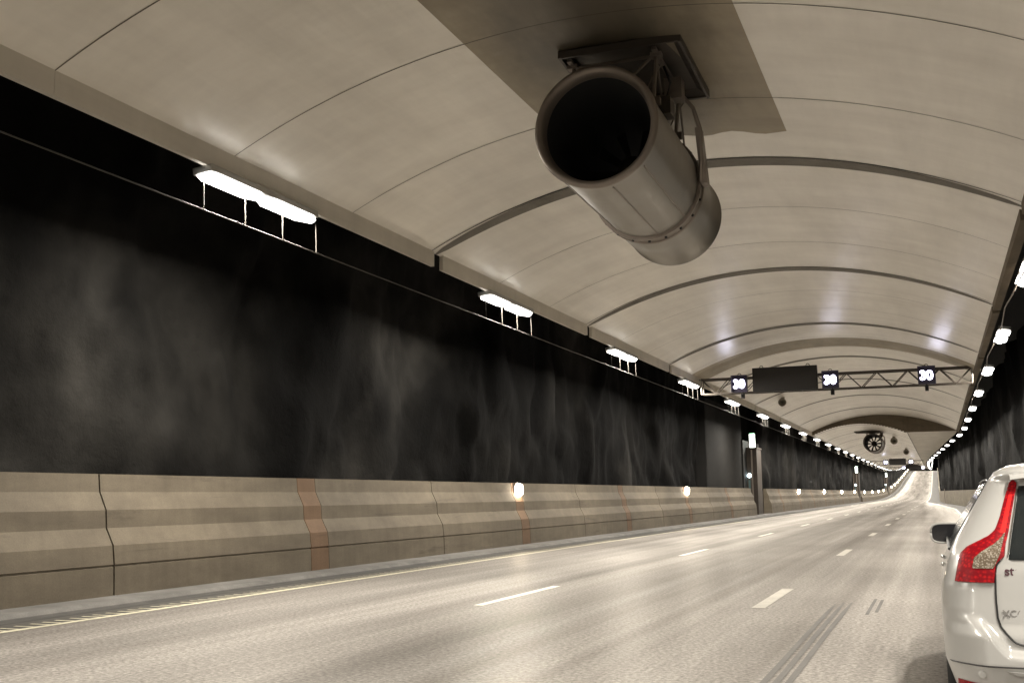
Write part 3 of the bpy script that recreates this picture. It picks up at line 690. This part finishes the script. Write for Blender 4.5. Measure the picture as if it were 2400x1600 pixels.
TI = [(.887,-.634),(.988,-.618),(1.013,-.593),(1.033,-.570),(1.098,-.557),(1.164,-.536),(1.282,-.505),(1.386,-.476),(1.439,-.460),(1.455,-.464),(1.466,-.476)]
CL = [(.965,-.748),(.975,-.748),(1.022,-.737),(1.056,-.698),(1.106,-.615),(1.139,-.580),(1.164,-.560)]
CR = [(.965,-.640),(.975,-.627),(1.045,-.592),(1.098,-.577),(1.164,-.556)]
HL = [(1.20,-.575),(1.40,-.505)]; HR = [(1.20,-.555),(1.40,-.492)]
for fl in (1, -1):
    tl = rear_patch(TO, TI, .887, 1.466, .016, flip=fl).build('taillight', M_red, car, smooth='auto')
    rear_patch(CL, CR, .965, 1.164, .020, 24, 8, fl).build('clear_lens', M_clear, tl, smooth='auto')
    rear_patch([(1.16,-.585),(1.38,-.512)], [(1.16,-.556),(1.38,-.492)], 1.16, 1.38, .019, 20, 4, fl).build('bright_strip', M_redhot, tl, smooth='auto')
    MB().tube([(fl*x, yrear(x, z)-.004, z) for x, z in ((-.600,1.008),(-.618,.985),(-.630,.90),(-.634,.83),(-.635,.79),(-.634,.74),(-.633,.70),(-.621,.652),(-.60,.622),(-.581,.60),(-.565,.582),(-.553,.572),(-.53,.563),(-.50,.558),(-.25,.55),(0,.548))], .006, 6).build('tailgate_gap', M_trim, car)
    rear_patch([(.30,-.86),(.345,-.86)], [(.30,-.68),(.345,-.68)], .30, .345, .012, 4, 8, fl).build('reflector', M_red, car, smooth='auto')
    MB().lathe([(0, -.010), (.018, -.010), (.020, -.004), (.024, -.002), (.024, .004)], 18, 'y', (fl*.733, yrear(.733, .40)-.003, .40)).build('parking_sensor', M_car, car)
rear_patch([(1.012,-.568),(1.131,-.540),(1.299,-.497),(1.43,-.462)], [(1.012,.568),(1.131,.540),(1.299,.497),(1.43,.462)], 1.012, 1.43, .006, 20, 24).build('rear_window', M_glass, car, smooth='auto')
for fl in (1, -1): MB().tube([(fl*(x+.006), yrear(x, z)-.010, z) for x, z in ((-.560,1.04),(-.540,1.131),(-.515,1.23),(-.497,1.299),(-.470,1.41))], .0045, 6).build('window_trim', M_chrome, car)
MB().tube([(x, yrear(x, .445)-.002, .447) for x in [-.915+.915*2*i/60 for i in range(61)]], .0045, 6).build('bumper_gap', M_trim, car)
rear_patch([(.408,-.60),(.425,-.62)], [(.408,.60),(.425,.62)], .408, .425, .03, 4, 30).build('bumper_lip', M_car, car, smooth='auto')
# spoiler over the rear window
def spo(u, v):
    x = -.50+1.0*u; return (x, .36+.25*v+.05*(2*u-1)**2, 1.505+.035*v-.02*(2*u-1)**4 - (.02 if v == 0 else 0))
MB().grid(spo, [i/20 for i in range(21)], [0, .05, .4, .7, 1]).build('spoiler', M_car, car, smooth=True)
# side windows and trim on both flanks
def flankx(z, y):
    w = lerp(WZ, z); return w
for fl in (1, -1):
    for a0, a1, b0, b1, nm in ((.78, .95, 1.75, 1.75, 'rear_side_window'), (1.83, 1.83, 2.92, 2.30, 'front_side_window')):
        def fn(u, v):
            z = 1.05+.40*u; ya = a0+(a1-a0)*u; yb = b0+(b1-b0)*u; y = ya+(yb-ya)*v
            tt = (y-.5)/3.; return (fl*(lerp(WZ, z)-.03*max(0, tt)**2+.004), y, z)
        MB().grid(fn, [i/10 for i in range(11)], [i/10 for i in range(11)]).build(nm, M_sglass, car, smooth=True, fix=False)
    MB().tube([(fl*(lerp(WZ, 1.045)+.006), .74+.22*i, 1.045-.0*i) for i in range(11)], .009, 6).build('window_trim', M_trim, car)
    MB().tube([(fl*(lerp(WZ, z)-.001), y, z) for y, z in ((.70, 1.05), (.76, 1.2), (.84, 1.35), (.93, 1.46), (1.3, 1.475), (1.9, 1.475), (2.25, 1.46))], .006, 6).build('window_frame', M_trim, car)
    for y in (1.45, 2.45): MB().tube([(fl*(.890), y, .90), (fl*.908, y+.03, .905), (fl*.908, y+.17, .905), (fl*.890, y+.20, .90)], .009, 6).build('door_handle', M_car, car, smooth=True)
    # door mirror
    mr_ = bpy.data.objects.new('door_mirror', None); COL.objects.link(mr_); mr_.parent = car; mr_.location = (fl*.830, 2.62, 1.078)
    def shell(u, v):
        a = 2*PI*u; ex = .5; c, s_ = math.cos(a), math.sin(a); px = abs(c)**ex*(1 if c > 0 else -1); pz = abs(s_)**ex*(1 if s_ > 0 else -1)
        k = math.sqrt(max(0, 1-v*v)); return (fl*(.146*px*k), .01+.15*v, .076*pz*k)
    sh = MB().grid(shell, [i/40 for i in range(41)], [0, .1, .25, .45, .65, .85, .97, 1]); so = sh.build('mirror_shell', M_car, mr_, smooth=True)
    n_ = 40; rim = [shell(i/n_, 0) for i in range(n_)]
    MB().add([(x*.86+fl*.010, .002, z*.88) for x, y, z in rim], [tuple(range(n_))]).build('mirror_glass', M_mirror, mr_)
    MB().tube([(x*.985, .010, z*.975) for x, y, z in rim]+[(rim[0][0]*.985, .010, rim[0][2]*.975)], .009, 8).build('mirror_rim', M_car, mr_, smooth=True)
    MB().bar((-fl*.10, .06, -.05), (-fl*.16, .08, -.085), .03, 8, .04).build('mirror_foot', M_trim, mr_, smooth=True)
    # wheels
    for yw in (1.02, 3.55):
        wh = bpy.data.objects.new('wheel', None); COL.objects.link(wh); wh.parent = car; wh.location = (fl*.80, yw, .36)
        MB().lathe([(.24, -.11), (.33, -.115), (.36, -.08), (.36, .08), (.33, .115), (.24, .11)], 40, 'x').build('tyre', M_tyre, wh, smooth=True)
        MB().lathe([(.24, -.09), (.10, -.07), (0, -.07)], 30, 'x').build('rim', M_chrome, wh, smooth=True); MB().lathe([(.24, .09), (.10, .07), (0, .07)], 30, 'x').build('rim', M_chrome, wh, smooth=True)
        MB().lathe([(.43, -.02), (.43, .128), (.37, .132), (.37, -.02)], 40, 'x').build('wheel_arch', M_trim, wh, smooth=True)
ws = MB().grid(lambda u, v: ((v*2-1)*(lerp(WZ, 1.03+.42*u)-.10), lerp(Y1, 1.03+.42*u)+.006-.03*(2*v-1)**2, 1.03+.42*u), [i/10 for i in range(11)], [i/10 for i in range(11)]).build('windscreen', M_glass, car, smooth=True, fix=False)
MB().box(-.80, .80, .12, 4.1, .16, .21).build('underbody', M_trim, car)
ts = text_obj('lettering', 'sto', .070, M_letter, car, (-.580, yrear(-.5, .955)-.004, .930), (PI/2-.16, 0, .06), .0015, .0015)
tx = text_obj('badge', 'XC60', .052, M_badge, car, (-.607, yrear(-.55, .73)-.006, .706), (PI/2-.12, 0, .05), .003, .0005)
